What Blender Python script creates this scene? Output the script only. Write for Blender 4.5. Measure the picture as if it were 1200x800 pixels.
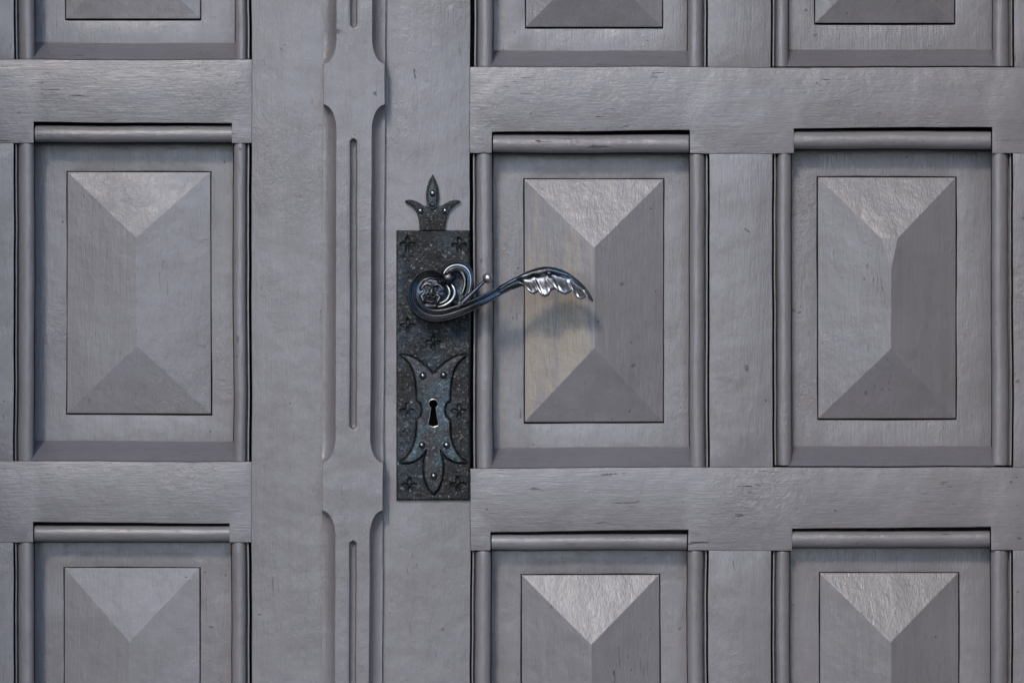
import bpy, bmesh, math, random
import numpy as np
from mathutils import Vector, noise, Matrix

R = math.radians
random.seed(7)
for o in list(bpy.data.objects):
    bpy.data.objects.remove(o)
scn = bpy.context.scene
col = scn.collection

# ------------------------------------------------------------------ scale
# the door face is the plane y = 0; one "unit" u on the door face is 0.7 mm.
S = 0.0007
DIST = 1.8                 # camera to door face, metres
DU = DIST / S
Z0 = 1.0115                # height of the middle of the view above the ground


def W(px, py, h=0.0):
    """door-face units (measured across, measured down, height towards the viewer) -> world"""
    k = (DU - h) / DU
    return Vector(((px - 600) * S * k, -h * S, Z0 + (400 - py) * S * k))


# ------------------------------------------------------------------ camera
cam = bpy.data.cameras.new("camera")
cam_o = bpy.data.objects.new("camera", cam)
col.objects.link(cam_o)
cam_o.location = (0, -DIST, Z0)
cam_o.rotation_euler = (R(90), 0, 0)
cam.sensor_width = 36
cam.lens = 36 * DIST / (1200 * S)
cam.clip_start = 0.05
cam.clip_end = 2000
scn.camera = cam_o

# ------------------------------------------------------------------ sky and sun
SUN_AZ, SUN_EL = R(15), R(34)      # to the left of straight ahead, above the horizon
world = bpy.data.worlds.new("World")
scn.world = world
world.use_nodes = True
nt = world.node_tree
nt.nodes.clear()
sky = nt.nodes.new("ShaderNodeTexSky")
sky.sky_type = 'NISHITA'
sky.sun_disc = False
sky.sun_elevation = SUN_EL
sky.sun_rotation = math.pi + SUN_AZ
sky.air_density = 0.75
sky.dust_density = 0.3
sky.ozone_density = 1.0
bg = nt.nodes.new("ShaderNodeBackground")
bg.inputs['Strength'].default_value = 0.15
wo = nt.nodes.new("ShaderNodeOutputWorld")
nt.links.new(sky.outputs[0], bg.inputs[0])
nt.links.new(bg.outputs[0], wo.inputs[0])

sun = bpy.data.lights.new("sun", 'SUN')
sun.energy = 0.8
sun.angle = R(9)
sun.color = (1.0, 0.90, 0.77)
sun_o = bpy.data.objects.new("sun", sun)
col.objects.link(sun_o)
sd = Vector((-math.sin(SUN_AZ) * math.cos(SUN_EL), -math.cos(SUN_AZ) * math.cos(SUN_EL), math.sin(SUN_EL)))
sun_o.location = sd * 30
sun_o.rotation_euler = sd.to_track_quat('Z', 'Y').to_euler()

scn.view_settings.view_transform = 'Standard'
scn.view_settings.look = 'None'
scn.view_settings.gamma = 1
scn.view_settings.exposure = 1.08


# ------------------------------------------------------------------ node helpers
class NT:
    def __init__(self, name):
        self.m = bpy.data.materials.new(name)
        self.m.use_nodes = True
        self.t = self.m.node_tree
        self.t.nodes.clear()
        self.out = self.n('ShaderNodeOutputMaterial')
        self.b = self.n('ShaderNodeBsdfPrincipled')
        self.t.links.new(self.b.outputs[0], self.out.inputs[0])

    def n(self, kind, **kw):
        nd = self.t.nodes.new(kind)
        for k, v in kw.items():
            setattr(nd, k, v)
        return nd

    def l(self, a, b):
        self.t.links.new(a, b)

    def val(self, sock, v):
        if hasattr(v, 'links') or hasattr(v, 'is_linked'):
            self.l(v, sock)
        else:
            sock.default_value = v

    def math(self, op, a, b=0.0, clamp=False):
        nd = self.n('ShaderNodeMath', operation=op, use_clamp=clamp)
        self.val(nd.inputs[0], a)
        self.val(nd.inputs[1], b)
        return nd.outputs[0]

    def coords(self, scale, rnd=True, src=None):
        tc = self.n('ShaderNodeTexCoord')
        mp = self.n('ShaderNodeMapping')
        mp.inputs['Scale'].default_value = scale
        if rnd:
            oi = self.n('ShaderNodeObjectInfo')
            ad = self.n('ShaderNodeVectorMath', operation='ADD')
            sc = self.n('ShaderNodeVectorMath', operation='SCALE')
            cb = self.n('ShaderNodeCombineXYZ')
            for i in range(3):
                self.l(oi.outputs['Random'], cb.inputs[i])
            self.l(cb.outputs[0], sc.inputs[0])
            sc.inputs['Scale'].default_value = 37.0
            self.l(tc.outputs['Object'], ad.inputs[0])
            self.l(sc.outputs[0], ad.inputs[1])
            self.l(ad.outputs[0], mp.inputs[0])
        else:
            self.l(tc.outputs['Object'], mp.inputs[0])
        return mp.outputs[0]

    def noise(self, vec, scale=1.0, detail=4.0, rough=0.55, dist=0.0, lac=2.0):
        nd = self.n('ShaderNodeTexNoise')
        nd.inputs['Scale'].default_value = scale
        nd.inputs['Detail'].default_value = detail
        nd.inputs['Roughness'].default_value = rough
        nd.inputs['Distortion'].default_value = dist
        nd.inputs['Lacunarity'].default_value = lac
        self.l(vec, nd.inputs['Vector'])
        return nd.outputs['Fac']

    def ramp(self, fac, stops, interp='LINEAR'):
        nd = self.n('ShaderNodeValToRGB')
        cr = nd.color_ramp
        cr.interpolation = interp
        while len(cr.elements) < len(stops):
            cr.elements.new(0.5)
        for e, (p, c) in zip(cr.elements, stops):
            e.position = p
            e.color = c if len(c) == 4 else (*c, 1)
        self.l(fac, nd.inputs[0])
        return nd.outputs[0]

    def mix(self, fac, a, b, blend='MIX'):
        nd = self.n('ShaderNodeMix', data_type='RGBA', blend_type=blend)
        self.val(nd.inputs['Factor'], fac)
        self.val(nd.inputs['A'], a if hasattr(a, 'is_linked') else (*a, 1))
        self.val(nd.inputs['B'], b if hasattr(b, 'is_linked') else (*b, 1))
        return nd.outputs['Result']

    def bump(self, height, strength, dist, prev=None):
        nd = self.n('ShaderNodeBump')
        nd.inputs['Strength'].default_value = strength
        nd.inputs['Distance'].default_value = dist
        self.l(height, nd.inputs['Height'])
        if prev is not None:
            self.l(prev, nd.inputs['Normal'])
        return nd.outputs[0]


g1 = lambda v: (v, v, v)


def paint(name, grain, ledge_shade=0.0, warm_light=None):
    """old thick brushed oil paint over wood; grain = 'x' (boards lying) or 'z' (boards standing)"""
    n = NT(name)

    def sc(along, across):
        return (along, across, across) if grain == 'x' else (across, across, along)
    fine = n.noise(n.coords(sc(60, 700)), 1.0, 5, 0.62)            # brush hairs
    mid = n.noise(n.coords(sc(26, 200)), 1.0, 5, 0.6, 0.4)         # brush strokes
    lump = n.noise(n.coords((38, 38, 38)), 1.0, 3, 0.5)            # uneven boards
    grit = n.noise(n.coords((620, 620, 620)), 1.0, 4, 0.62)        # dust caught in the paint
    wrin = n.noise(n.coords((150, 150, 150)), 1.0, 6, 0.68, 1.2)   # wrinkled, lifting paint
    where = n.ramp(n.noise(n.coords((9, 9, 9)), 1.0, 3, 0.5), [(0.50, g1(0)), (0.72, g1(1))])
    crk = n.noise(n.coords(sc(42, 520)), 1.0, 3, 0.5, 0.6)
    crk = n.ramp(crk, [(0.0, g1(0)), (0.29, g1(0)), (0.325, g1(1)), (1, g1(1))])   # 0 in the hairline cracks
    wmask = n.math('MULTIPLY', wrin, where)

    tone = n.noise(n.coords((11, 11, 11)), 1.0, 4, 0.6)
    c = n.ramp(tone, [(0.3, (0.174, 0.161, 0.166)), (0.5, (0.205, 0.191, 0.199)), (0.7, (0.224, 0.212, 0.229))])
    streak = n.noise(n.coords(sc(7, 120)), 1.0, 4, 0.6)
    c = n.mix(n.ramp(streak, [(0.35, g1(0.0)), (0.75, g1(0.55))]), c, (0.240, 0.227, 0.238))
    dirt_and_shade = n.noise(n.coords((60, 60, 60)), 1.0, 6, 0.7)
    c = n.mix(n.ramp(dirt_and_shade, [(0.55, g1(0.0)), (0.75, g1(0.45))]), c, (0.15, 0.145, 0.145))
    crack_on = n.ramp(n.noise(n.coords((16, 16, 16)), 1.0, 2, 0.5), [(0.53, g1(0)), (0.60, g1(1))] if grain == 'x' else [(0.60, g1(0)), (0.68, g1(0.7))])
    inv = n.math('SUBTRACT', 1.0, crk)
    cr = n.math('MULTIPLY', inv, crack_on)
    c = n.mix(n.math('MULTIPLY', cr, 0.8), c, (0.05, 0.048, 0.048))
    chip = n.ramp(n.noise(n.coords((130, 130, 130)), 1.0, 3, 0.55), [(0.735, g1(0)), (0.755, g1(1))])
    c = n.mix(n.math('MULTIPLY', chip, 0.8), c, (0.13, 0.115, 0.10))
    if warm_light:        # warm light on one facet, put into the colour as a ragged beige patch
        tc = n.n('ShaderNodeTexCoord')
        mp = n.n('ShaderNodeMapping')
        mp.inputs['Location'].default_value = [-warm_light[i] / warm_light[i + 3] for i in range(3)]
        mp.inputs['Scale'].default_value = [1 / warm_light[i + 3] for i in range(3)]
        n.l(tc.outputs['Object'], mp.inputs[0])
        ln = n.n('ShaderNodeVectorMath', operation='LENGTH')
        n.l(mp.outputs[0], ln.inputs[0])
        warm_mask = n.math('SUBTRACT', 1.25, n.math('ADD', ln.outputs['Value'], n.math('MULTIPLY', n.math('SUBTRACT', n.math('ADD', streak, n.math('MULTIPLY', fine, 0.5)), 0.75), 5.0)), True)
        c = n.mix(n.math('MULTIPLY', warm_mask, 0.62), c, (0.365, 0.305, 0.23))
    if ledge_shade:        # shade on the ledges put into the colour, darker and bluer
        c = n.mix(n.ramp(dirt_and_shade, [(0.2, g1(ledge_shade)), (0.8, g1(ledge_shade * 0.6))]), c, (0.10, 0.10, 0.128))
    n.l(c, n.b.inputs['Base Color'])
    n.l(n.ramp(mid, [(0.3, g1(0.26)), (0.7, g1(0.40))]), n.b.inputs['Roughness'])
    n.b.inputs['Specular IOR Level'].default_value = 0.72
    hsum = n.math('MULTIPLY', lump, 0.0014)
    for src, k in ((mid, 0.00020 if grain == 'x' else 0.00034), (fine, 0.00030), (wmask, 0.0010), (grit, 0.00017), (cr, -0.0010), (chip, -0.0007)):
        hsum = n.math('ADD', hsum, n.math('MULTIPLY', src, k))
    n.l(n.bump(hsum, 1.0, 1.0), n.b.inputs['Normal'])
    return n.m


def iron(name, base, teal, rust, rough, metal, bumpk=1.0, spots=1.0, bright=0.0, rnd=True):
    n = NT(name)
    n_coords = n.coords
    n.coords = lambda sc_: n_coords(sc_, rnd)
    a = n.noise(n.coords((55, 55, 55)), 1.0, 5, 0.65)
    b = n.noise(n.coords((33, 33, 33)), 1.0, 4, 0.6, 0.5)
    f = n.noise(n.coords((420, 420, 420)), 1.0, 5, 0.7)
    m = n.noise(n.coords((430, 430, 430)), 1.0, 4, 0.7, 0.8)
    c = n.mix(n.ramp(a, [(0.4, g1(0)), (0.62, g1(1))]), base, tuple(x * 0.55 for x in base))
    c = n.mix(n.ramp(b, [(0.46, g1(0)), (0.66, g1(0.9))]), c, teal)
    c = n.mix(n.ramp(n.noise(n.coords((80, 80, 80)), 1.0, 5, 0.7), [(0.58, g1(0)), (0.72, g1(0.6 * spots))]), c, rust)
    if bright:      # bare metal rubbed through on the high spots
        c = n.mix(n.ramp(m, [(0.56, g1(0)), (0.70, g1(bright))]), c, (0.33, 0.34, 0.35))
    n.l(c, n.b.inputs['Base Color'])
    n.b.inputs['Metallic'].default_value = metal
    n.l(n.ramp(f, [(0.3, g1(rough - 0.1)), (0.7, g1(rough + 0.15))]), n.b.inputs['Roughness'])
    h = n.math('MULTIPLY', a, 0.0007 * bumpk)
    for src, k in ((m, 0.0008), (f, 0.0004)):
        h = n.math('ADD', h, n.math('MULTIPLY', src, k * bumpk))
    n.l(n.bump(h, 1.0, 1.0), n.b.inputs['Normal'])
    return n.m


def plain(name, color, rough, metal=0.0, bscale=60, bstr=0.3, bdist=0.002):
    n = NT(name)
    v = n.noise(n.coords((bscale,) * 3), 1.0, 6, 0.65)
    n.l(n.mix(n.ramp(v, [(0.3, g1(0)), (0.7, g1(1))]), tuple(x * 0.75 for x in color), tuple(min(1, x * 1.2) for x in color)), n.b.inputs['Base Color'])
    n.b.inputs['Roughness'].default_value = rough
    n.b.inputs['Metallic'].default_value = metal
    n.l(n.bump(v, bstr, bdist), n.b.inputs['Normal'])
    return n.m


M_X = paint("grey_paint_lying_grain", 'x')
M_LEDGE = paint("grey_paint_shaded_ledge", 'x', 0.62)
M_Z = paint("grey_paint_standing_grain", 'z')
M_PLATE = iron("wrought_iron_plate", (0.042, 0.041, 0.042), (0.050, 0.066, 0.080), (0.075, 0.050, 0.042), 0.40, 0.75, 1.3, 1.0, 0.75)
M_ESC = iron("wrought_iron_keyplate", (0.060, 0.061, 0.065), (0.095, 0.145, 0.175), (0.05, 0.043, 0.040), 0.38, 0.8, 0.9, 1.0, 0.85)
M_HAND = iron("blackened_steel_handle", (0.115, 0.120, 0.132), (0.15, 0.22, 0.32), (0.07, 0.07, 0.075), 0.32, 1.0, 0.16, 0.6, 0, False)
M_LEAF = iron("polished_steel_leaf", (0.60, 0.60, 0.615), (0.42, 0.45, 0.50), (0.25, 0.245, 0.25), 0.36, 1.0, 0.10, 0.5, 0, False)
M_EDGE = iron("rubbed_bright_steel_edges", (0.42, 0.42, 0.43), (0.33, 0.38, 0.44), (0.20, 0.20, 0.20), 0.32, 1.0, 0.10, 0.6, 0, False)
M_FACE = iron("steel_face", (0.44, 0.445, 0.455), (0.35, 0.40, 0.46), (0.10, 0.10, 0.105), 0.34, 1.0, 0.12, 0.8, 0, False)
M_RIV = iron("rivet_steel", (0.36, 0.36, 0.37), (0.24, 0.28, 0.31), (0.12, 0.11, 0.11), 0.25, 1.0, 0.15, 0.6)
M_EDGEDARK = iron("rubbed_iron_arris", (0.19, 0.19, 0.195), (0.17, 0.20, 0.23), (0.08, 0.075, 0.07), 0.36, 0.9, 0.6, 1.0, 0.6)
M_RIM = plain("worn_bright_steel", (0.55, 0.54, 0.52), 0.35, 1.0, 300, 0.3, 0.0004)
M_DARK = plain("dark_timber_back", (0.03, 0.028, 0.027), 0.8)
M_STONE = plain("doorway_stone", (0.20, 0.197, 0.195), 0.85, 0, 45, 0.6, 0.006)
M_GROUND = plain("dark_paving", (0.065, 0.064, 0.065), 0.85, 0, 12, 0.4, 0.004)


# ------------------------------------------------------------------ object helpers
def empty(name, loc, label, cat, group=None):
    o = bpy.data.objects.new(name, None)
    col.objects.link(o)
    o.location = loc
    o.empty_display_size = 0.05
    o['label'] = label
    o['category'] = cat
    if group:
        o['group'] = group
    return o


def origin_of(o):
    v = Vector((0, 0, 0))
    while o is not None:
        v += o.location
        o = o.parent
    return v


def link(name, bm, mat, parent=None, sharp=32, mat2=None):
    """bmesh with world coordinates -> one object (child of parent)"""
    off = origin_of(parent)
    for v in bm.verts:
        v.co -= off
    bmesh.ops.recalc_face_normals(bm, faces=bm.faces)
    me = bpy.data.meshes.new(name)
    bm.to_mesh(me)
    bm.free()
    for p in me.polygons:
        p.use_smooth = True
    me.set_sharp_from_angle(angle=R(sharp))
    me.materials.append(mat)
    if mat2:
        me.materials.append(mat2)
    o = bpy.data.objects.new(name, me)
    col.objects.link(o)
    if parent is not None:
        o.parent = parent
    return o


def warp(x, y, amp=1.0):
    """hand-planed timber: nothing is quite straight"""
    p = Vector((x / 160, y / 160, 3.1))
    q = Vector((x / 34, y / 34, 9.7))
    dx = noise.noise(p) * 1.3 + noise.noise(q) * 0.45
    dy = noise.noise(p + Vector((31, 17, 5))) * 1.3 + noise.noise(q + Vector((11, 47, 3))) * 0.45
    return x + dx * amp, y + dy * amp


def resample(poly, seg):
    out = []
    n = len(poly)
    for i in range(n):
        a, b = poly[i], poly[(i + 1) % n]
        L = math.hypot(b[0] - a[0], b[1] - a[1])
        k = max(1, int(L / seg + 0.5))
        for j in range(k):
            t = j / k
            out.append((a[0] + (b[0] - a[0]) * t, a[1] + (b[1] - a[1]) * t))
    return out


def area(p):
    return 0.5 * sum(p[i][0] * p[(i + 1) % len(p)][1] - p[(i + 1) % len(p)][0] * p[i][1] for i in range(len(p)))


def offset(poly, d):
    """move every vertex by d along the left normal (mitred)"""
    n = len(poly)
    res = []
    for i in range(n):
        a, b, c = poly[i - 1], poly[i], poly[(i + 1) % n]
        e1 = (b[0] - a[0], b[1] - a[1]); e2 = (c[0] - b[0], c[1] - b[1])
        l1 = math.hypot(*e1) or 1; l2 = math.hypot(*e2) or 1
        n1 = (-e1[1] / l1, e1[0] / l1); n2 = (-e2[1] / l2, e2[0] / l2)
        mx, my = n1[0] + n2[0], n1[1] + n2[1]
        m2 = mx * mx + my * my
        k = 2 / m2 if m2 > 0.5 else 2 / 0.5
        res.append((b[0] + mx * k * d, b[1] + my * k * d))
    return res


def board_bm(outline, top, bot, bev=1.0, holes=(), seg=14, wamp=1.0, curve=None):
    """a solid board: outline (units), face height top, back height bot, rubbed edge bev, through-holes"""
    bm = bmesh.new()
    tops = []
    for k, poly in enumerate([outline] + list(holes)):
        if (area(poly) > 0) == (k == 0):
            pass
        else:
            poly = poly[::-1]
        poly = resample(poly, seg)
        rings = []
        for d, h in ((0, bot), (0, top - bev), (0.14 * bev, top - 0.5 * bev), (0.5 * bev, top - 0.14 * bev), (bev, top)):
            pp = offset(poly, d)
            rings.append([bm.verts.new(W(*warp(x, y, wamp), h)) for x, y in pp])
        for a, b in zip(rings, rings[1:]):
            for i in range(len(a)):
                j = (i + 1) % len(a)
                bm.faces.new((a[i], a[j], b[j], b[i]))
        r = rings[-1]
        for i in range(len(r)):
            tops.append(bm.edges.get((r[i], r[(i + 1) % len(r)])))
    bmesh.ops.triangle_fill(bm, edges=tops, use_beauty=True)
    return bm


def rect(x0, y0, x1, y1):
    return [(x0, y0), (x1, y0), (x1, y1), (x0, y1)]


def loft(rings, closed=True, caps=True):
    bm = bmesh.new()
    vr = [[bm.verts.new(p) for p in r] for r in rings]
    for a, b in zip(vr, vr[1:]):
        n = len(a)
        for i in range(n if closed else n - 1):
            j = (i + 1) % n
            bm.faces.new((a[i], a[j], b[j], b[i]))
    if caps:
        bm.faces.new(vr[0])
        bm.faces.new(vr[-1][::-1])
    return bm


def bead_bm(x0, y0, x1, y1, peak=-1.0, depth=-55, side=0):
    """half-round bead moulding; runs along its longer side"""
    vert = (y1 - y0) > (x1 - x0)
    w = (x1 - x0) if vert else (y1 - y0)
    L = (y1 - y0) if vert else (x1 - x0)
    r = w / 2
    prof = [(-r, depth)]
    for k in range(15):
        a = math.pi - math.pi * k / 14
        prof.append((r * math.cos(a), peak - r * 1.05 + r * 1.05 * math.sin(a)))
    prof.append((r, depth))
    if side:        # a quirk and a thin square fillet beyond it
        fl = [(r + 1.9, depth), (r + 1.9, peak - 7.0), (r + 2.3, peak - 6.2), (r + 3.6, peak - 6.2), (r + 3.9, peak - 7.0), (r + 3.9, depth)]
        prof = prof[:-1] + [(r, peak - 22), (r + 1.9, peak - 22)] + fl[1:]
        prof[0] = (-r, depth)
        if side < 0:
            prof = [(-a, h) for a, h in prof][::-1]
    stations = [0, 0.6, 2.0] + [2 + (L - 4) * i / max(2, int(L / 12)) for i in range(1, max(2, int(L / 12)))] + [L - 2.0, L - 0.6, L]
    rings = []
    for s in stations:
        e = 1.0
        if s == 0 or s == L: e = 0.97
        elif s == 0.6 or s == L - 0.6: e = 0.995
        ring = []
        for a, h in prof:
            wob = 0.35 * noise.noise(Vector((x0 / 9 + a / 6, s / 14, y0 / 11)))
            hh = h if h == depth else peak - (peak - h) / e + (e - 1) * 6 + wob
            x, y = (x0 + r + a * e, y0 + s) if vert else (x0 + s, y0 + r + a * e)
            ring.append(W(*warp(x, y), hh))
        rings.append(ring)
    return loft(rings)


# ------------------------------------------------------------------ ground, and an unseen stone doorway added to shade the door
bm = bmesh.new()
bmesh.ops.create_grid(bm, x_segments=8, y_segments=8, size=400)
g = link("ground", bm, M_GROUND)
g['kind'] = 'structure'

JL, JR = W(-376, 0).x, W(1236, 0).x         # inner faces of the added jambs
HEAD = 2.25
ADDED_RECESS = 0.90


def box_bm(a, b, bev=0.006):
    bm = bmesh.new()
    bmesh.ops.create_cube(bm, size=1)
    for v in bm.verts:
        v.co = Vector([(a[i] + b[i]) / 2 + v.co[i] * (b[i] - a[i]) for i in range(3)])
    bmesh.ops.bevel(bm, geom=bm.edges[:], offset=bev, segments=2, affect='EDGES')
    return bm


dw = empty("added_stone_doorway", ((JL + JR) / 2, -ADDED_RECESS, 0), "unseen deep doorway of stone blocks, added to shade the grey double door", "doorway")
for (xa, xb) in ((JL - 0.45, JL), (JR, JR + 0.45)):
    nb = 5
    for k in range(nb):
        za, zb = HEAD * k / nb, HEAD * (k + 1) / nb
        j = random.uniform(-0.004, 0.004)
        link("added_stone_block", box_bm((xa, -ADDED_RECESS + j, za + 0.002), (xb + (j if xb == JL else 0), 0.08, zb - 0.002)), M_STONE, dw)
link("added_lintel", box_bm((JL - 0.45, -ADDED_RECESS, HEAD), (JR + 0.45, 0.08, HEAD + 0.5)), M_STONE, dw)

# ------------------------------------------------------------------ the two door leaves
left = empty("door_leaf", W(180, 1845, -30) * 1.0, "left leaf of the grey panelled double door, with the carved cover strip", "door",
             "leaves of the grey double door")
left.location.z = 0
right = empty("door_leaf", W(860, 1845, -30), "right leaf of the grey panelled double door, carrying the iron lock plate", "door",
              "leaves of the grey double door")
right.location.z = 0
BOT = -56
PITCH = 470
TOPEND, BOTEND = -1380, 1840


def rail(parent, x0, x1, ytop, ybot, notches, mat=M_X):
    """rail with a housing cut into its lower edge above each panel: notches = [(xa, xb, ytop_left, ytop_right)]"""
    p = [(x0, ytop), (x1, ytop), (x1, ybot)]
    for xa, xb, yl, yr in sorted(notches, reverse=True):
        p += [(xb, ybot), (xb, yr), (xa, yl), (xa, ybot)]
    p += [(x0, ybot)]
    return link("rail", board_bm(p, 0, BOT, 0.7), mat, parent)


def hip_bm(x0, y0, x1, y1, rx, ry0, ry1, base, apex, broken=False, warm_facet=False):
    """raised field of a panel: four facets meeting in a short ridge"""
    bm = bmesh.new()
    g = lambda x, y, h: bm.verts.new(W(*warp(x, y, 0.7), h))
    TL, TR, BR, BL = g(x0, y0, base), g(x1, y0, base), g(x1, y1, base), g(x0, y1, base)
    b4 = [g(x0, y0, BOT + 2), g(x1, y0, BOT + 2), g(x1, y1, BOT + 2), g(x0, y1, BOT + 2)]
    fs = []
    if broken:      # the ridge is chipped at its upper end
        rt = lambda x: apex - (x - rx) / (x1 - rx) * (apex - base)
        A, B, C, D, E = g(rx - 11, ry0 + 4, apex - 11 / (rx - x0) * (apex - base)), g(rx + 8, ry0 + 3, rt(rx + 8)), g(rx + 6.5, ry0 + 33, rt(rx + 6.5)), g(rx, ry0 + 39, apex), g(rx, ry1, apex)
        fs += [(TL, TR, B), (TL, B, A), (TR, BR, D), (BR, E, D), (TR, D, C), (TR, C, B), (TL, A, D), (TL, D, BL), (D, E, BL), (A, B, D), (B, C, D), (BL, E, BR)]
        sharp = [(E, BL), (E, BR)]
    else:
        A, E = g(rx, ry0, apex), g(rx + random.uniform(-.6, .6), ry1, apex)
        fs += [(TL, TR, A), (TR, BR, E, A), (BL, E, BR), (TL, A, E, BL)]
        sharp = [(TL, A), (TR, A), (A, E), (E, BL), (E, BR)]
    for f in fs:
        bm.faces.new(f)
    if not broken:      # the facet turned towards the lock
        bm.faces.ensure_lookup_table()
        bm.faces[3].material_index = 1 if warm_facet else 0
    t = [TL, TR, BR, BL]
    for i in range(4):
        j = (i + 1) % 4
        bm.faces.new((b4[i], b4[j], t[j], t[i]))
    ed = [bm.edges.get(e) for e in sharp + [(TL, TR), (TR, BR), (BR, BL), (BL, TL)]]
    bmesh.ops.bevel(bm, geom=[e for e in ed if e], offset=0.7 * S, segments=2, affect='EDGES', profile=0.6)
    return bm


FIELD = -38.0
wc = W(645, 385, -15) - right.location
M_WARMLIGHT = paint("grey_paint_with_warm_light", 'z', 0.0, (wc.x, wc.y, wc.z, 62 * S, 80 * S, 165 * S))


def panel(parent, lb, rb, tb, vy, sill, hip, ridge, broken=False, warm_facet=False, rise=36):
    """lb/rb: (x0,x1) of the two standing beads; tb: (y0,y1) of the top bead; vy: (y0,y1) of the standing beads;
       sill: (y0,y1); hip: x0,y0,x1,y1; ridge: x,y0,y1"""
    x0, x1 = lb[0] - 1, rb[1] + 1
    hx0, hy0, hx1, hy1 = hip
    hole = rect(hx0 - 1.1, hy0 - 0.9, hx1 + 1.2, hy1 + 1.9)
    p = link("panel", board_bm(rect(lb[1] + 0.7, tb[1] + 0.6, rb[0] - 0.7, vy[1] - 1), FIELD, BOT + 1, 0.7, [hole], 16), M_Z, parent)
    b = hip_bm(hx0, hy0, hx1, hy1, *ridge, FIELD + 3.5, FIELD + rise, broken, warm_facet)
    o = link("raised_field", b, M_Z, p, 5, M_WARMLIGHT if warm_facet else None)
    if broken:
        o['label'] = 'raised field with a chipped upper ridge end'
    link("bead_moulding", bead_bm(lb[0] + 5.8, vy[0] + 0.5, lb[1], vy[1] - 0.3, side=-1), M_Z, p)
    link("bead_moulding", bead_bm(rb[0], vy[0] + 0.5, rb[1] - 5.8, vy[1] - 0.3, side=1), M_Z, p)
    link("bead_moulding", bead_bm(lb[1] + 0.8, tb[0] + 4.0, rb[0] - 0.8, tb[1]), M_X, p)
    # sloping ledge under the field
    xs = [lb[1] - 4 + (rb[0] + 4 - lb[1] + 4) * i / 16 for i in range(17)]
    rings = []
    for x in xs:
        pr = [(sill[0], FIELD + 0.6), (sill[0] + 0.8, FIELD + 2.4), ((sill[0] + sill[1]) / 2, FIELD * 0.47), (sill[1] - 1.0, -2.6), (sill[1] - 0.2, -3.4), (sill[1] - 0.2, BOT + 3), (sill[0], BOT + 3)]
        rings.append([W(*warp(x, y), h) for y, h in pr])
    link("ledge", loft(rings), M_LEDGE, p)
    return p


# columns measured on the photograph: per row -> bead x ranges, tops, ledges and raised fields
rows_left = [
    dict(lb=(16, 40), rb=(276, 294), tb=(-326, -302), vy=(-303, 70), sill=(50, 70), hip=(77, -268, 235, 22), ridge=(156, -190, -57)),
    dict(lb=(16, 40), rb=(274, 294), tb=(143, 167), vy=(168, 540), sill=(516, 540), hip=(79, 202, 246.5, 484), ridge=(160, 279, 405)),
    dict(lb=(16, 40), rb=(272, 294), tb=(611, 634), vy=(635, 1010), sill=(986, 1010), hip=(76, 665, 234, 948), ridge=(151.5, 752, 870)),
]
rows_mid = [
    dict(lb=(554, 577), rb=(806, 829), tb=(-318, -293), vy=(-292, 79), sill=(60, 79), hip=(616, -260, 776, 32), ridge=(696, -180, -48)),
    dict(lb=(553, 577.5), rb=(808, 831), tb=(153.5, 179), vy=(180, 548), sill=(524, 548), hip=(615, 210, 777, 494), ridge=(696.5, 290, 408)),
    dict(lb=(551, 575), rb=(806, 830), tb=(621.5, 644), vy=(645, 1018), sill=(994, 1018), hip=(611.5, 673, 773, 956), ridge=(693, 755, 875)),
]
rows_right = [
    dict(lb=(903, 923), rb=(1163, 1188), tb=(-318, -293), vy=(-292, 78), sill=(58, 78), hip=(955, -262, 1118, 27), ridge=(1037, -182, -54)),
    dict(lb=(905, 927), rb=(1162, 1187), tb=(149.5, 175), vy=(178, 546), sill=(523, 547), hip=(958.5, 208, 1120, 490), ridge=(1044, 276, 408)),
    dict(lb=(903.5, 925), rb=(1161, 1187), tb=(618, 641), vy=(645, 1018), sill=(994, 1018), hip=(961, 670.5, 1123, 955), ridge=(1044, 752, 874)),
]


def shifted(d, dy):
    e = dict(d)
    for k in ('tb', 'vy', 'sill'):
        e[k] = tuple(v + dy for v in d[k])
    e['hip'] = (d['hip'][0], d['hip'][1] + dy, d['hip'][2], d['hip'][3] + dy)
    e['ridge'] = (d['ridge'][0], d['ridge'][1] + dy, d['ridge'][2] + dy)
    return e


def five(rows):
    return [shifted(rows[0], -PITCH)] + rows + [shifted(rows[2], PITCH)]


RL, RM, RR = five(rows_left), five(rows_mid), five(rows_right)
def sideways(d, dx):
    e = dict(d)
    for k in ('lb', 'rb'):
        e[k] = tuple(v + dx for v in d[k])
    e['hip'] = (d['hip'][0] + dx, d['hip'][1], d['hip'][2] + dx, d['hip'][3])
    e['ridge'] = (d['ridge'][0] + dx, d['ridge'][1], d['ridge'][2])
    return e


RO = [sideways(d, -352) for d in RL]
for d in RL + RO:
    panel(left, **d, rise=17)
for i, d in enumerate(RM):
    panel(right, **d, warm_facet=(i == 2), rise=33)
for i, d in enumerate(RR):
    panel(right, **d, broken=(i == 2))

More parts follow.
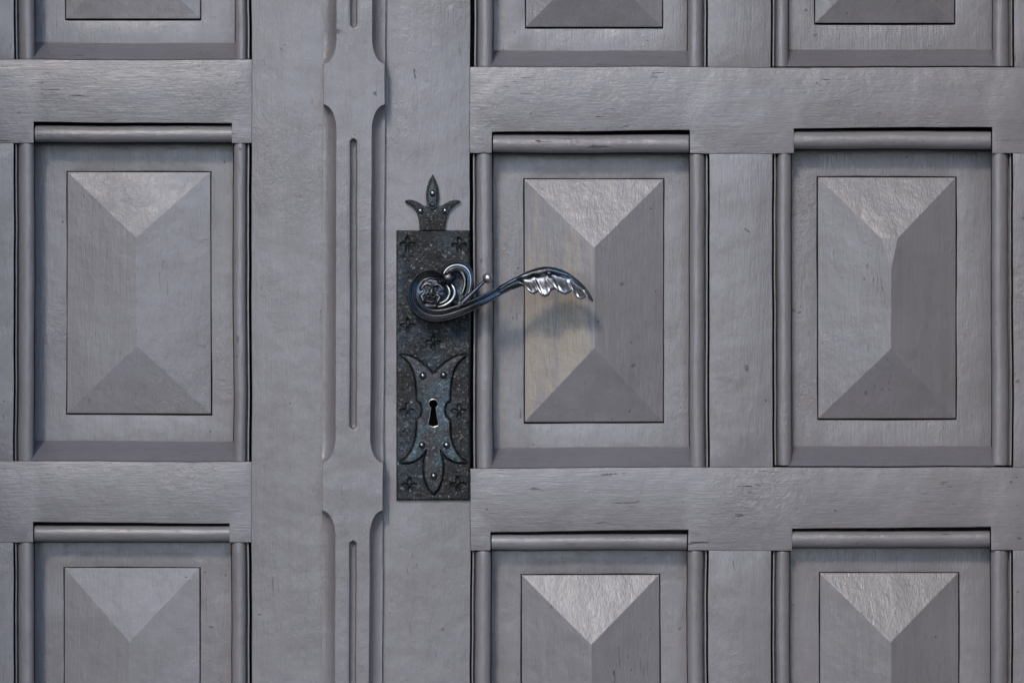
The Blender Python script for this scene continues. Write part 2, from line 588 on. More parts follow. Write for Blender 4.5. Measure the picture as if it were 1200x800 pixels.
# left leaf: hanging stile, rails, meeting stile
LX0, LX1 = -374, 416.3
link("stile", board_bm(rect(295.06, TOPEND, LX1, BOTEND), 0.3, BOT, 0.7), M_Z, left)
nt_l = lambda d: (d['lb'][1] - 0.5, d['rb'][0] + (-2.5), d['tb'][0], d['tb'][0] + 1.5)
prev = TOPEND
for d, f in zip(RL, RO):
    rail(left, LX0, 295.0, prev, d['vy'][0], [nt_l(d), nt_l(f)])
    link("muntin", board_bm(rect(f['rb'][1], d['vy'][0] + 0.1, d['lb'][0], d['vy'][1] - 0.1), -0.3, BOT, 0.7), M_Z, left)
    link("stile", board_bm(rect(LX0, d['vy'][0] + 0.1, f['lb'][0], d['vy'][1] - 0.1), -0.3, BOT, 0.7), M_Z, left)
    prev = d['vy'][1]
rail(left, LX0, 295.0, prev, BOTEND, [])
link("back_board", board_bm(rect(LX0, TOPEND, LX1, BOTEND), BOT + 1.5, BOT - 12, 0.5, seg=400), M_DARK, left)

# right leaf; the lock stile has the key hole cut through it
RX0, RX1 = 417.3, 1234
keyhole_void = rect(499, 462, 517, 506)
bm = board_bm(rect(RX0, TOPEND, 550.94, BOTEND), -0.4, BOT, 0.7, [keyhole_void])
link("stile", bm, M_Z, right)
prevm = TOPEND
for i, (m, r) in enumerate(zip(RM, RR)):
    yb = (m['vy'][0] + r['vy'][0]) / 2
    yb = m['vy'][0] - 0.4
    nm = (m['lb'][1] - 0.5, m['rb'][0] + 0.5, m['tb'][0] + 1.5, m['tb'][0] - 1.0)
    nr = (r['lb'][1] + 3.0, r['rb'][0] + 0.5, r['tb'][0] + 1.2, r['tb'][0] - 0.6)
    rail(right, 551.0, RX1, prevm, yb, [nm, nr])
    link("muntin", board_bm(rect(m['rb'][1] + 0.2, yb + 0.12, r['lb'][0] - 0.2, m['vy'][1] - 0.1), -0.4, BOT, 0.7), M_Z, right)
    link("muntin", board_bm(rect(r['rb'][1] + 0.2, yb + 0.12, RX1, m['vy'][1] - 0.1), -0.3, BOT, 0.7), M_Z, right)
    prevm = m['vy'][1]
rail(right, 551.0, RX1, prevm, BOTEND, [])
link("back_board", board_bm(rect(RX0, TOPEND, RX1, BOTEND), BOT + 1.5, BOT - 12, 0.5, seg=400), M_DARK, right)

# ------------------------------------------------------------------ carved cover strip on the left leaf
def smooth(t):
    t = max(0.0, min(1.0, t))
    return t * t * (3 - 2 * t)


pads = [(75 + PITCH * k - (3 if k == 1 else 0), 123 + PITCH * k + (5 if k == 1 else 0)) for k in range(-3, 4)]   # full-width lozenges


def pad_amount(y):
    """0 in the slender lengths, 1 at the full-width pads, with quarter-round stops"""
    best = 0.0
    for a, b in pads:
        d = a - y if y < a else (y - b if y > b else 0)
        L = 30.0
        if d < L:
            t = d / L
            best = max(best, 1 - math.sqrt(max(0.0, 1 - (1 - t) ** 2)) if t > 0 else 1.0)
    return best


HS = 25.0


def strip_bm():
    ys = set()
    y = TOPEND
    while y < BOTEND:
        near = min(min(abs(y - a), abs(y - b)) for a, b in pads) < 45
        near = near or min(abs(((y - 163) % PITCH)), abs(((y - 503) % PITCH)), abs(PITCH - ((y - 163) % PITCH)), abs(PITCH - ((y - 503) % PITCH))) < 8
        ys.add(round(y, 2))
        y += 1.2 if near else 9
    ys.add(BOTEND)
    rings = []
    for y in sorted(ys):
        lean = -2.0 * (y - 60) / 500
        xl, xr = 379.0 + lean * 0.6, 451.5 + lean * 1.3
        a = pad_amount(y)
        cl, cr = 15.0 * (1 - a), 15.0 * (1 - a)
        depth = 18.0 * (1 - a) ** 0.35 if a < 1 else 0.0
        bl, br = xl + cl, xr - cr
        pr = [(xl, 0.3)]
        for k in range(9):              # left hollow, from the outer edge up to the band
            t = k / 8
            pr.append((xl + cl * t, HS - 1.0 - depth * math.sqrt(max(0, 1 - t * t))))
        pr.append((bl + 0.5, HS))
        # flute in the middle
        fy = (y - 163) % PITCH
        w = 0.0
        if 0 <= fy <= 340:
            e = min(fy, 340 - fy)
            w = 4.2 * (1.0 if e > 4 else math.sqrt(max(0, 1 - (1 - e / 4) ** 2)))
        c = 414.6 + lean * 0.5
        fd = 10.0 * (w / 4.2)
        wf = max(w, 0.05)
        pr += [(c - wf - 4, HS), (c - wf - 0.6, HS), (c - wf, HS - 0.4 * min(1, w)), (c - wf * 0.62, HS - fd), (c, HS - fd * 1.1), (c + wf * 0.62, HS - fd), (c + wf, HS - 0.4 * min(1, w)), (c + wf + 0.6, HS), (c + wf + 4, HS)]
        pr.append((br - 0.5, HS))
        for k in range(9):
            t = 1 - k / 8
            pr.append((xr - cr * t, HS - 1.0 - depth * math.sqrt(max(0, 1 - t * t))))
        pr.append((xr, 0.3))
        ring = []
        for x, h in pr:
            h2 = h + (0.3 * noise.noise(Vector((x / 25, y / 30, 4))) if h > 1 else 0)
            ring.append(W(*warp(x, y, 0.7), h2))
        rings.append(ring)
    return loft(rings)


link("cover_strip", strip_bm(), M_Z, left, 38)


# ------------------------------------------------------------------ iron lock plate
PX0, PX1, PY0, PY1 = 464.5, 550.5, 270.0, 586.0
half = [(469.3, 416.2), (474, 416.0), (480, 417.3), (487, 420.6), (493, 424.6), (499, 429.6), (504, 434.5), (508, 439.5)]
outer = [(508, 579.0), (502.5, 572.5), (498.5, 563), (496.6, 551), (497.0, 540), (499.5, 530), (501.3, 524.5), (497.5, 530.5), (492.5, 535.8), (486, 539.8), (479, 541.9), (469.0, 542.0),
         (476, 536.8), (481.5, 529.5), (485.5, 521), (487.8, 512), (488.6, 502), (488.8, 492), (493.6, 488.2), (495.2, 480.5), (493.6, 473), (488.8, 469.2), (488.4, 458), (487.4, 446), (484.6, 434.5), (480, 425.5), (474.5, 420)]
lhs = half + []
esc = []
# left side, going from the upper notch out to the tip and down to the point, then mirrored
left_side = half[::-1] + outer[::-1][0:] 
right_side = [(1016 - x, y) for x, y in left_side[::-1][1:-1]]
esc = left_side + right_side
key = []
for k in range(25):
    a = R(125) + (R(415) - R(125)) * k / 24
    key.append((507.8 + 5.6 * math.cos(a), 473.2 - 5.6 * math.sin(a)) if False else (507.8 + 5.6 * math.sin(R(-145) + R(290) * k / 24), 473.2 - 5.6 * math.cos(R(-145) + R(290) * k / 24)))
key += [(512.4, 488), (514.2, 496), (513.3, 498.7), (508, 500.4), (502.7, 498.7), (501.6, 496), (503.3, 488)]

crosses = [(477.5, 286, 1.0), (538, 287, 1.0), (478, 381, 1.0), (507.5, 401, 1.05), (537.5, 386, 0.55), (477.5, 481, 0.85), (538, 481.5, 0.9), (480, 568, 1.0), (536.5, 567, 1.0), (477, 302, 0.4)]


def seg_dist(X, Y, pts, closed=True):
    d = np.full(X.shape, 1e9)
    n = len(pts)
    for i in range(n if closed else n - 1):
        ax, ay = pts[i]; bx, by = pts[(i + 1) % n]
        vx, vy = bx - ax, by - ay
        L2 = vx * vx + vy * vy + 1e-9
        t = np.clip(((X - ax) * vx + (Y - ay) * vy) / L2, 0, 1)
        d = np.minimum(d, np.hypot(X - ax - t * vx, Y - ay - t * vy))
    return d


def inside(X, Y, pts):
    r = np.zeros(X.shape, bool)
    n = len(pts)
    for i in range(n):
        ax, ay = pts[i]; bx, by = pts[(i + 1) % n]
        c = ((ay > Y) != (by > Y)) & (X < (bx - ax) * (Y - ay) / (by - ay + 1e-12) + ax)
        r ^= c
    return r


def heightfield(xs, ys, H, keep=None, base=None):
    """grid surface with heights H; faces wholly outside keep are dropped; skirt down to base on the outer rim"""
    bm = bmesh.new()
    ny, nx = H.shape
    vs = [[bm.verts.new(W(xs[i], ys[j], H[j, i])) for i in range(nx)] for j in range(ny)]
    for j in range(ny - 1):
        for i in range(nx - 1):
            if keep is None or keep[j, i]:
                bm.faces.new((vs[j][i], vs[j][i + 1], vs[j + 1][i + 1], vs[j + 1][i]))
    if base is not None:
        rim = [(0, i) for i in range(nx)] + [(j, nx - 1) for j in range(1, ny)] + [(ny - 1, i) for i in range(nx - 2, -1, -1)] + [(j, 0) for j in range(ny - 2, 0, -1)]
        low = [bm.verts.new(W(xs[i], ys[j], base)) for j, i in rim]
        for k in range(len(rim)):
            a, b = rim[k], rim[(k + 1) % len(rim)]
            bm.faces.new((vs[a[0]][a[1]], low[k], low[(k + 1) % len(rim)], vs[b[0]][b[1]]))
    loose = [v for v in bm.verts if not v.link_faces]
    bmesh.ops.delete(bm, geom=loose, context='VERTS')
    return bm


res = 0.85
xs = np.linspace(PX0, PX1, int((PX1 - PX0) / res) + 1)
ys = np.linspace(PY0, PY1, int((PY1 - PY0) / res) + 1)
X, Y = np.meshgrid(xs, ys)
H = np.full(X.shape, 5.2)
hm = np.array([[0.75 * noise.noise(Vector((x / 11, y / 11, 1))) + 0.5 * noise.noise(Vector((x / 4.5, y / 4.5, 7))) + 0.3 * noise.noise(Vector((x / 2, y / 2, 5))) for x in xs] for y in ys])
H += hm * 0.8
for cx, cy, k in crosses:
    for q in range(4):
        a = q * math.pi / 2
        u = (X - cx) * math.cos(a) + (Y - cy) * math.sin(a)
        v = -(X - cx) * math.sin(a) + (Y - cy) * math.cos(a)
        e = ((u - 5.0) / 4.4) ** 2 + (v / 2.5) ** 2
        H -= 3.3 * k * np.clip(1 - e, 0, 1) ** 0.45
    H += 0.8 * k * np.exp(-((X - cx) ** 2 + (Y - cy) ** 2) / 2.0)
for cx, cy, rr in ((477.5, 551, 2.4), (481, 552.5, 1.6), (534, 549.5, 2.0), (536, 554.0, 2.2)):          # tiny punched marks
    d = np.abs(np.hypot(X - cx, Y - cy) - rr)
    H += 0.9 * np.exp(-(d / 0.7) ** 2)
dE = seg_dist(X, Y, esc)
inE = inside(X, Y, esc)
H -= np.where(inE, 0.8, 2.6 * np.clip(1 - dE / 2.0, 0, 1) ** 0.7)
edge = np.minimum(np.minimum(X - PX0, PX1 - X), np.minimum(Y - PY0, PY1 - Y))
H -= 2.0 * np.clip(1 - edge / 2.2, 0, 1) ** 2
ex = 0.9 * np.array([[noise.noise(Vector((0, y / 13, 2)))] for y in ys])
kin = inside(X, Y, key)
cell_out = ~(kin[:-1, :-1] & kin[1:, :-1] & kin[:-1, 1:] & kin[1:, 1:])
plate_root = link("lock_plate", heightfield(xs, ys, H, cell_out, -1.4), M_PLATE, right, 60)
plate_root['label'] = "tall dark wrought iron lock plate with stamped crosses and a crown top"

key_plate = link("keyhole_plate", board_bm(esc, 9.0, 3.0, 1.7, [key], 4, 0.25), M_ESC, plate_root, 45)

def tube_bm(pts, rad, closed=False, ns=8):
    """round wire through (x, y, h) points (units)"""
    n = len(pts)
    P = [W(*p) for p in pts]
    rings = []
    for i in range(n):
        a = P[i - 1] if (closed or i > 0) else P[i]
        b = P[(i + 1) % n] if (closed or i < n - 1) else P[i]
        t = (b - a).normalized()
        up = Vector((0, -1, 0))
        s = t.cross(up)
        if s.length < 1e-4:
            s = t.cross(Vector((1, 0, 0)))
        s.normalize()
        q = s.cross(t)
        r = (rad[i] if isinstance(rad, (list, tuple)) else rad) * S
        rings.append([P[i] + s * (r * math.cos(2 * math.pi * k / ns)) + q * (r * math.sin(2 * math.pi * k / ns)) for k in range(ns)])
    if closed:
        rings.append(rings[0])
        bm = loft(rings, True, False)
        bmesh.ops.remove_doubles(bm, verts=bm.verts[:], dist=1e-7)
        return bm
    return loft(rings)


link("keyhole_rim", tube_bm([(x, y, 8.4) for x, y in resample(key, 1.5)], 0.6, True), M_RIM, plate_root)
# dark lining of the key hole, let into the stile
bm = bmesh.new()
cx = [(498.7, 461.7), (517.3, 461.7), (517.3, 506.3), (498.7, 506.3)]
a = [bm.verts.new(W(x, y, 2.0)) for x, y in cx]
b = [bm.verts.new(W(x, y, -50)) for x, y in cx]
for i in range(4):
    j = (i + 1) % 4
    bm.faces.new((a[i], a[j], b[j], b[i]))
bm.faces.new(b)
link("keyhole_lining", bm, M_DARK, plate_root)

# crown-shaped finial on top of the plate
fin_l = [(507, 204.5), (503.2, 211), (500.4, 219), (499.2, 228), (499.6, 236), (500.6, 240.5), (498.0, 241.5), (493.5, 239), (487.5, 235.8), (481, 234.2), (476.2, 234.4), (474.2, 236.2), (476, 238.0),
         (481.5, 241.0), (486.3, 246), (489.3, 252), (490.8, 258.5), (491.6, 265), (491.8, 270.6)]
fin = fin_l + [(1014 - x, y) for x, y in fin_l[::-1][:-1]]
finial = link("crown_finial", board_bm(fin, 6.2, -1.4, 1.9, [], 4, 0.25), M_PLATE, plate_root, 45)
# the upright leaf of the crown is a separate raised piece
leaf_l = [(507, 207.5), (504.2, 213), (502.0, 220), (501.2, 228), (501.8, 236), (504, 241), (507, 243.5)]
lf = leaf_l + [(1014 - x, y) for x, y in leaf_l[::-1][1:-1]]
link("crown_leaf", board_bm(lf, 8.6, 4.0, 1.8, [], 4, 0.2), M_ESC, plate_root, 45)
link("ring", tube_bm([(507 + 4.2 * math.cos(a), 240 + 4.2 * math.sin(a), 8.8) for a in [2 * math.pi * k / 20 for k in range(20)]], 0.9, True), M_ESC, plate_root)
# stamped cross on the neck of the crown, standing slightly proud
bm = bmesh.new()
for q in range(4):
    a = q * math.pi / 2
    ctr = (507 + 4.6 * math.cos(a), 258 + 4.6 * math.sin(a))
    pts = []
    for k in range(12):
        t = 2 * math.pi * k / 12
        u, v = 4.0 * math.cos(t), 1.8 * math.sin(t)
        pts.append((ctr[0] + u * math.cos(a) - v * math.sin(a), ctr[1] + u * math.sin(a) + v * math.cos(a)))
    lo = [bm.verts.new(W(x, y, 5.2)) for x, y in pts]
    hi = [bm.verts.new(W(ctr[0] + (x - ctr[0]) * 0.5, ctr[1] + (y - ctr[1]) * 0.5, 6.4)) for x, y in pts]
    for i in range(12):
        j = (i + 1) % 12
        bm.faces.new((lo[i], lo[j], hi[j], hi[i]))
    bm.faces.new(hi)
link("cross_stamp", bm, M_PLATE, plate_root)


def dome_bm(r, hgt):
    bm = bmesh.new()
    rings = []
    for k in range(6):
        a = math.pi / 2 * k / 6
        rings.append([bm.verts.new((r * math.cos(a) * math.cos(t) * S, -(hgt * math.sin(a)) * S, r * math.cos(a) * math.sin(t) * S)) for t in [2 * math.pi * i / 16 for i in range(16)]])
    base = [bm.verts.new((v.co.x * 1.02, 2.0 * S, v.co.z * 1.02)) for v in rings[0]]
    allr = [base] + rings
    for a, b in zip(allr, allr[1:]):
        for i in range(16):
            j = (i + 1) % 16
            bm.faces.new((a[i], a[j], b[j], b[i]))
    top = bm.verts.new((0, -hgt * S, 0))
    for i in range(16):
        bm.faces.new((rings[-1][i], rings[-1][(i + 1) % 16], top))
    return bm


def rub_edges(o, lo=0.45, hi=0.93):
    """bevelled arrises rubbed to brighter metal"""
    o.data.materials.append(M_EDGEDARK)
    for p in o.data.polygons:
        if lo < -p.normal.y < hi:
            p.material_index = 1


rub_edges(key_plate)
rub_edges(finial)
riv_me = None


def rivet(parent, x, y, h, k=1.0):
    global riv_me
    if riv_me is None:
        bm = dome_bm(4.1, 4.6)
        bmesh.ops.recalc_face_normals(bm, faces=bm.faces)
        riv_me = bpy.data.meshes.new("rivet")
        bm.to_mesh(riv_me); bm.free()
        for p in riv_me.polygons:
            p.use_smooth = True
        riv_me.materials.append(M_RIV)
    o = bpy.data.objects.new("rivet", riv_me)
    col.objects.link(o)
    o.parent = parent
    o.location = W(x, y, h) - origin_of(parent)
    o.scale = (k, k, k)
    o.rotation_euler = (R(random.uniform(-5, 5)), R(random.uniform(0, 360)), 0)
    return o


for x, y in ((495.6, 440), (519.8, 439.2), (494.4, 521.2), (523.4, 521), (508.2, 557)):
    rivet(plate_root, x, y, 8.6, random.uniform(1.0, 1.15))
for x, y, h in ((507, 226.5, 8.0), (492.6, 247, 5.2), (521.6, 247, 5.2)):
    rivet(plate_root, x, y, h, 1.0)

# ------------------------------------------------------------------ the handle
def cr(pts, n):
    """Catmull-Rom through tuples, n samples per span"""
    out = []
    P = [np.array(p, float) for p in pts]
    P = [2 * P[0] - P[1]] + P + [2 * P[-1] - P[-2]]
    for i in range(1, len(P) - 2):
        for k in range(n):
            t = k / n
            a, b, c, d = P[i - 1], P[i], P[i + 1], P[i + 2]
            out.append(0.5 * ((2 * b) + (-a + c) * t + (2 * a - 5 * b + 4 * c - d) * t * t + (-a + 3 * b - 3 * c + d) * t ** 3))
    out.append(P[-2])
    return out


def sweep_bm(path, prof, back=10.0, n=8, edge=()):
    """path: (x, y, h, width) ; prof: [(a in -1..1, relief)] across the band on its front; back: how thick the bar is"""
    pts = cr(path, n)
    rings = []
    N = len(pts)
    for i, p in enumerate(pts):
        a = pts[max(0, i - 1)]; b = pts[min(N - 1, i + 1)]
        tx, ty = b[0] - a[0], b[1] - a[1]
        L = math.hypot(tx, ty) or 1
        nx, ny = -ty / L, tx / L
        hw = p[3] / 2
        k = min(1.0, p[3] / 9)
        ring = [W(p[0] + nx * hw * a_, p[1] + ny * hw * a_, p[2] + rel * k) for a_, rel in prof]
        bk = back if not callable(back) else back(i / (N - 1))
        ring += [W(p[0] + nx * hw * a_, p[1] + ny * hw * a_, p[2] - bk * q) for a_, q in ((1.0, 0.35), (0.75, 0.85), (0.3, 1.0), (-0.3, 1.0), (-0.75, 0.85), (-1.0, 0.35))]
        rings.append(ring)
    bm = loft(rings)
    bm.faces.ensure_lookup_table()
    m = len(rings[0])
    for f in range((len(rings) - 1) * m):      # crests rubbed bright
        if f % m in edge:
            bm.faces[f].material_index = 1
    return bm


# fluted band: bold outer rim, hollow, thin ridge, hollow, inner rim
band = [(-1.0, 0.0), (-0.97, 2.2), (-0.86, 3.2), (-0.74, 2.4), (-0.62, -0.6), (-0.45, -1.6), (-0.25, -0.9), (-0.12, 1.2), (0.0, 1.9), (0.12, 1.3), (0.25, -0.4), (0.42, -1.2), (0.60, -0.4), (0.72, 2.0), (0.86, 3.4), (0.97, 2.4), (1.0, 0.0)]
spiral = [(517, 326, 31, 3), (514, 321.5, 32, 4.5), (506, 319.3, 32.5, 5.5), (496.5, 321, 33, 6.5), (488.5, 328, 33, 8), (484, 337, 33, 9.5), (483.2, 347, 33, 11), (487, 357, 33, 12.5), (495, 365, 33, 14),
          (507, 369.3, 33.5, 15), (521, 368.6, 34.5, 14.5), (537, 363.8, 35.5, 14), (555, 356.6, 37, 12.8), (571, 348.8, 39, 11.8), (584, 341.5, 41, 11.2), (594, 336, 42, 10.5), (603, 331.5, 42.5, 10)]
hd = link("door_handle", sweep_bm(spiral, band[::-1], lambda t: 14 if t < .6 else 14 - 6 * (t - .6) / .4, 8, (1, 2, 7, 8, 13, 14)), M_HAND, right, 50, M_EDGE)
hd['label'] = "scrolled wrought iron lever handle ending in a curled acanthus leaf"

round_b = [(-1.0, 0), (-0.9, 1.6), (-0.6, 3.0), (0, 3.8), (0.6, 3.0), (0.9, 1.6), (1.0, 0)]
flute2 = [(-1, 0), (-0.9, 2.2), (-0.7, 2.6), (-0.5, 0.6), (-0.3, 0.4), (0, 2.6), (0.25, 2.4), (0.45, 0.3), (0.65, 0.8), (0.85, 2.8), (1, 0)]
curl = [(536, 360, 36, 4), (544, 352.5, 35.5, 5), (549, 342, 34.5, 5.5), (551.2, 331, 33, 6.5), (550, 321, 32, 8.5), (545, 313.8, 32, 11), (536.5, 311, 32.5, 12.5), (527.5, 313, 33, 12), (522, 318, 33, 10), (519.5, 324, 33, 7)]
link("upper_curl", sweep_bm(curl, flute2, 12, 8, (1, 4, 5, 8)), M_HAND, hd, 50, M_EDGE)
c2 = [(533, 327.5, 27, 5), (540, 321, 27.5, 6), (545.2, 320, 27, 5), (546.5, 328, 27, 4), (544.5, 339, 27.5, 3)]
link("curl_rib", sweep_bm([(526, 318, 29, 5), (533, 315.5, 29.5, 6), (540, 318, 29, 5.5), (544, 325, 28.5, 4.5), (544.5, 334, 28, 3.5), (541.5, 344, 28, 2.5)], round_b, 8, 7, (2, 3)), M_HAND, hd, 50, M_EDGE)
link("crescent", sweep_bm([(527.5, 331, 32, 1.2), (532.2, 338.5, 33, 4.5), (532.6, 345, 33, 5), (529, 352, 33.5, 4.5), (521.5, 357.4, 34.5, 3.5), (513, 359.6, 35, 0.8)], round_b, 8, 7, (2, 3)), M_HAND, hd, 50, M_EDGE)
link("crescent", sweep_bm([(523, 333, 31, 1.2), (526.6, 340, 32.5, 3.8), (526, 346.5, 32.5, 4), (521.5, 352.8, 33, 3.4), (512, 356.4, 33, 0.8)], round_b, 8, 7, (2, 3)), M_HAND, hd, 50, M_EDGE)

# hollow web behind the upper curl
ring = []
bm = bmesh.new()
cxy = (535, 333)
rad = [2 * math.pi * k / 28 for k in range(28)]
prevr = None
for q, hh in ((1.0, 25.5), (0.8, 23.5), (0.5, 21.5), (0.2, 21)):
    rr = [bm.verts.new(W(cxy[0] + 16.5 * q * math.cos(t), cxy[1] + 23 * q * math.sin(t), hh)) for t in rad]
    if prevr:
        for i in range(28):
            bm.faces.new((prevr[i], prevr[(i + 1) % 28], rr[(i + 1) % 28], rr[i]))
    else:
        first = rr
    prevr = rr
bm.faces.new(prevr)
low = [bm.verts.new(W(cxy[0] + 15.5 * math.cos(t), cxy[1] + 22 * math.sin(t), 16)) for t in rad]
for i in range(28):
    bm.faces.new((first[i], first[(i + 1) % 28], low[(i + 1) % 28], low[i]))
bm.faces.new(low)
link("web", bm, M_ESC, hd, 50)

# bud at the eye of the upper curl
bm = bmesh.new()
bmesh.ops.create_icosphere(bm, subdivisions=3, radius=1)
for v in bm.verts:
    d = v.co.copy()
    lob = 1 + 0.10 * math.sin(5 * math.atan2(d.z, d.x) + 1.0)
    p = W(525.5, 325.5, 34)
    v.co = p + Vector((d.x * 8.5 * lob + d.z * 0.8, d.y * 6.5, d.z * 7.0 * lob)) * S
link("bud", bm, M_HAND, hd)

# collar (rose) behind the scroll
rings = []
for r_, h_ in ((31, 4.5), (31, 8), (30, 9.5), (27, 10), (24, 13), (22.5, 19), (22.5, 26)):
    rings.append([W(508 + r_ * math.cos(t), 347 + r_ * math.sin(t), h_) for t in [2 * math.pi * k / 48 for k in range(48)]])
link("collar", loft(rings), M_PLATE, hd)

# small grotesque face inside the scroll
fx, fy, fr = 504.0, 343.5, 19.5
nr_, na = 46, 96
bm = bmesh.new()


def face_h(x, y):
    X_, Y_ = np.array([x]), np.array([y])
    r = math.hypot(x - fx, y - fy) / fr
    h = 30 + 6.0 * math.sqrt(max(0, 1 - r * r * 0.9))
    G = lambda px, py, s: math.exp(-((x - px) ** 2 + (y - py) ** 2) / (s * s))
    D = lambda pts, s: math.exp(-(float(seg_dist(X_, Y_, pts, False)[0]) / s) ** 2)
    h += 3.6 * D([(494, 337.5), (496.5, 333.5), (501, 331.6), (505.5, 333.8), (506.8, 336)], 1.5)
    h += 3.6 * D([(506.8, 336), (509, 333.8), (513, 333.0), (517, 335.2), (519, 339)], 1.5)
    h += 1.6 * D([(497, 330.5), (504, 328.3), (512, 329.3)], 1.1)
    h -= 2.0 * G(500, 338, 3.0) + 2.0 * G(513, 339, 3.0)
    h += 2.6 * D([(498, 339.4), (501.6, 337.8)], 1.4) + 2.6 * D([(511.6, 338.9), (515, 340.6)], 1.4)
    h += 3.0 * D([(506.5, 336), (505.3, 342)], 1.8)
    for nx_, ny_ in ((501.6, 344.6), (507.2, 345.8)):
        rr = math.hypot(x - nx_, y - ny_)
        h += 5.4 * math.exp(-((rr - 2.4) / 1.1) ** 2) - 1.5 * math.exp(-(rr / 1.2) ** 2)
    h += 2.0 * D([(497, 343.5), (493.5, 347), (496, 352)], 1.6) + 2.0 * D([(512.5, 345.5), (515.5, 348.5), (512.5, 353)], 1.6)
    h -= 1.8 * D([(500, 350.2), (504.5, 351), (509, 351.2)], 1.3)
    h += 2.6 * D([(501, 352.6), (504.5, 353.6), (508, 353.2)], 1.1)
    h -= 1.8 * D([(499, 356), (509, 356.5)], 1.6)
    return h


prevr = None
ctr = bm.verts.new(W(fx, fy, face_h(fx, fy)))
for i in range(1, nr_ + 1):
    q = fr * i / nr_
    rr = []
    for k in range(na):
        t = 2 * math.pi * k / na
        x, y = fx + q * math.cos(t), fy + q * math.sin(t)
        rr.append(bm.verts.new(W(x, y, face_h(x, y))))
    for k in range(na):
        j = (k + 1) % na
        if prevr is None:
            bm.faces.new((ctr, rr[k], rr[j]))
        else:
            bm.faces.new((prevr[k], rr[k], rr[j], prevr[j]))
    prevr = rr
low = [bm.verts.new(W(fx + fr * math.cos(2 * math.pi * k / na), fy + fr * math.sin(2 * math.pi * k / na), 20)) for k in range(na)]
for k in range(na):
    j = (k + 1) % na
    bm.faces.new((prevr[k], low[k], low[j], prevr[j]))
bm.faces.new(low)
bm.faces.ensure_lookup_table()
off_ = origin_of(hd)
for f in bm.faces:      # brow, nose and cheeks are rubbed bright
    c_ = f.calc_center_median()
    kk = (DU + c_.y / S) / DU
    x_, y_ = c_.x / S / kk + 600, 400 - (c_.z - Z0) / S / kk
    r_ = math.hypot(x_ - fx, y_ - fy) / fr
    if -c_.y / S - (30 + 6.0 * math.sqrt(max(0, 1 - r_ * r_ * 0.9))) > 1.3:
        f.material_index = 1
link("grotesque_face", bm, M_HAND, hd, 70, M_FACE)

# stem with a ball tip
stem = link("stem", tube_bm([(542, 355, 37), (548.5, 348.5, 38), (556, 341, 39), (564, 333, 40), (570, 327.5, 41)], [4.2, 3.6, 2.3, 2.0, 2.0], False, 12), M_HAND, hd)
bm = bmesh.new()
bmesh.ops.create_uvsphere(bm, u_segments=24, v_segments=14, radius=6.0 * S)
for v in bm.verts:
    v.co += W(571.6, 325.8, 41)
link("ball", bm, M_LEAF, hd)

# acanthus leaf grip
Lk = [(0, 586, 346.5), (.1, 599, 340), (.2, 612, 335.3), (.22, 615.5, 336.5), (.27, 620, 342.3), (.31, 625, 345), (.35, 629, 343.3), (.37, 631, 341), (.40, 634, 346), (.44, 638.5, 348.3), (.49, 643.6, 346), (.51, 645.7, 340.5),
      (.56, 651, 339), (.60, 655, 342.5), (.67, 662.5, 345.4), (.73, 668.6, 342.8), (.75, 670.3, 340), (.80, 675, 348.6), (.86, 681, 351.4), (.91, 686, 349), (.93, 687.5, 346.5), (.96, 690.6, 352), (1, 694.2, 353.6)]
Uk = [(0, 586, 335.5), (.1, 596, 328.7), (.2, 606, 323.5), (.31, 617, 318), (.37, 623, 315.7), (.44, 631, 313.4), (.51, 639, 312), (.6, 650, 313), (.67, 658, 315.3), (.75, 667, 319.5), (.86, 680, 330), (.93, 688, 338.5), (.97, 692.5, 344.8), (1, 695.4, 352.6)]
NT_, NV = 220, 30
ts = np.linspace(0, 1, NT_)
lx = np.interp(ts, [k[0] for k in Lk], [k[1] for k in Lk]); ly = np.interp(ts, [k[0] for k in Lk], [k[2] for k in Lk])
ux = np.interp(ts, [k[0] for k in Uk], [k[1] for k in Uk]); uy = np.interp(ts, [k[0] for k in Uk], [k[2] for k in Uk])
ker = np.array([1, 3, 4, 3, 1.]) / 12


def sm(a, n=2):
    for _ in range(n):
        p = np.concatenate([[2 * a[0] - a[2], 2 * a[0] - a[1]], a, [2 * a[-1] - a[-2], 2 * a[-1] - a[-3]]])
        a = np.convolve(p, ker, 'valid')
    return a


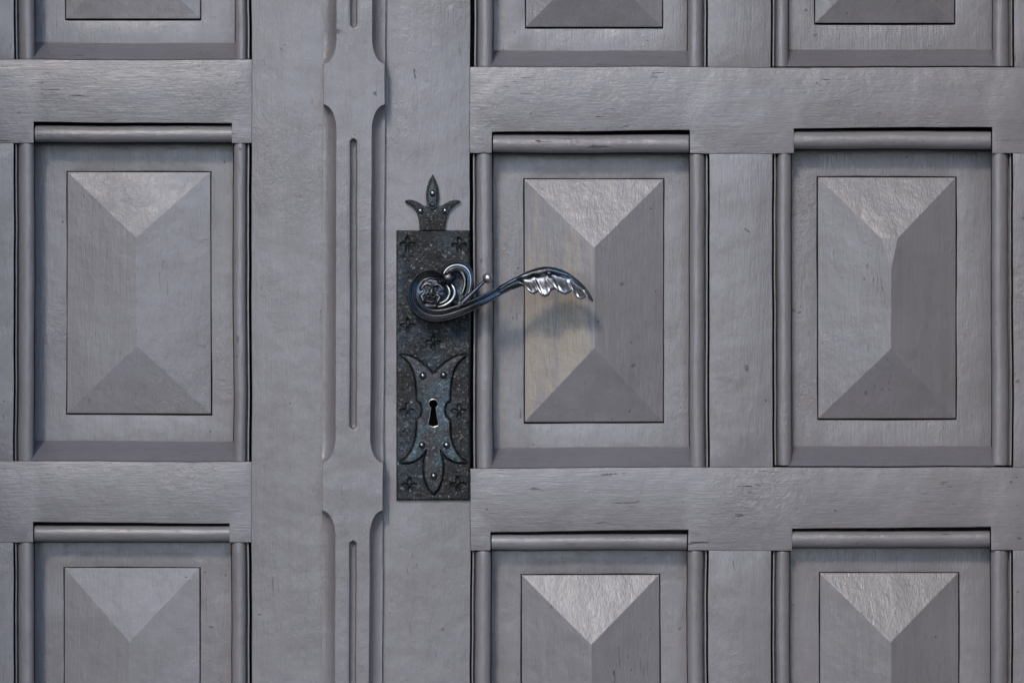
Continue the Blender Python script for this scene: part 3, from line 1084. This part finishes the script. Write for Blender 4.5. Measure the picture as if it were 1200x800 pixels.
lx, ly = sm(lx, 1), sm(ly, 1)
ux, uy = sm(ux, 14), sm(uy, 14)
notch = [0.205, 0.37, 0.53, 0.75, 0.93, 1.06]
bm = bmesh.new()
front, backv = [], []
for i, t in enumerate(ts):
    fr_, bk_ = [], []
    Hc = 42 + 4 * math.sin(math.pi * min(1, t * 0.9)) - 6 * t * t
    for k in range(NV + 1):
        v = k / NV
        x = ux[i] + (lx[i] - ux[i]) * v
        y = uy[i] + (ly[i] - uy[i]) * v
        # lobes fan out from the spine: their seams lean back towards the stem
        tt = t + 0.085 * (1 - v) * (1 - 0.3 * v)
        lob = 0.0
        if tt > notch[0]:
            for a, b in zip(notch, notch[1:]):
                if a <= tt < b:
                    f = (tt - a) / (b - a)
                    lob = 1 - (1 - math.sin(math.pi * f) ** 0.30) * (1.0 if (a > 0.5 and a < 0.6 and f < .5) or (a < 0.4 and a > 0.3 and f > .5) else 0.7)
                    # a fine vein down the middle of every lobe
                    lob -= 0.10 * math.exp(-((f - 0.40) / 0.07) ** 2)
        lw = smooth((t - 0.16) / 0.10)
        sp = math.exp(-((v - 0.17) / 0.16) ** 2)                     # thick rounded back of the leaf
        dish = smooth((v - 0.22) / 0.6)
        h = Hc + 2.2 * sp + lw * (-2.5 * (1 - dish) * (v > 0.2) * smooth((v - .2) / .15) + dish * (8.5 * v ** 1.2) * (0.55 + 0.45 * lob) - 4.6 * dish * (1 - lob))
        h += (1 - lw) * 4.0 * math.sin(math.pi * v) ** 0.6
        e = min(v, 1 - v)
        h -= 4.2 * max(0, 1 - e / 0.10) ** 2
        fr_.append(bm.verts.new(W(x, y, h)))
        bk_.append(bm.verts.new(W(x, y, min(h - 1.2, Hc - 5 + 3 * v * lw - 1.5 * math.sin(math.pi * v)))))
    front.append(fr_); backv.append(bk_)
for i in range(NT_ - 1):
    for k in range(NV):
        f_ = bm.faces.new((front[i][k], front[i + 1][k], front[i + 1][k + 1], front[i][k + 1]))
        vv, tq = (k + 0.5) / NV, ts[i]
        if tq > 0.225 and 0.31 + 0.16 * noise.noise(Vector((tq * 14, 0.3, 1))) + 0.5 * max(0, tq - 0.85) < vv < 0.965:
            f_.material_index = 1
        bm.faces.new((backv[i][k], backv[i][k + 1], backv[i + 1][k + 1], backv[i + 1][k]))
    bm.faces.new((front[i][0], backv[i][0], backv[i + 1][0], front[i + 1][0]))
    bm.faces.new((front[i][NV], front[i + 1][NV], backv[i + 1][NV], backv[i][NV]))
for i in (0, NT_ - 1):
    for k in range(NV):
        bm.faces.new((front[i][k], front[i][k + 1], backv[i][k + 1], backv[i][k]))
link("leaf_grip", bm, M_HAND, hd, 60, M_LEAF)
# little knot where the middle lobe springs from the back of the leaf
bm = bmesh.new()
bmesh.ops.create_icosphere(bm, subdivisions=2, radius=1)
for v in bm.verts:
    d = v.co.copy()
    v.co = W(643.5, 320.5, 47) + Vector((d.x * 4.2, d.y * 3.4, d.z * 3.4)) * S
link("knot", bm, M_HAND, hd)
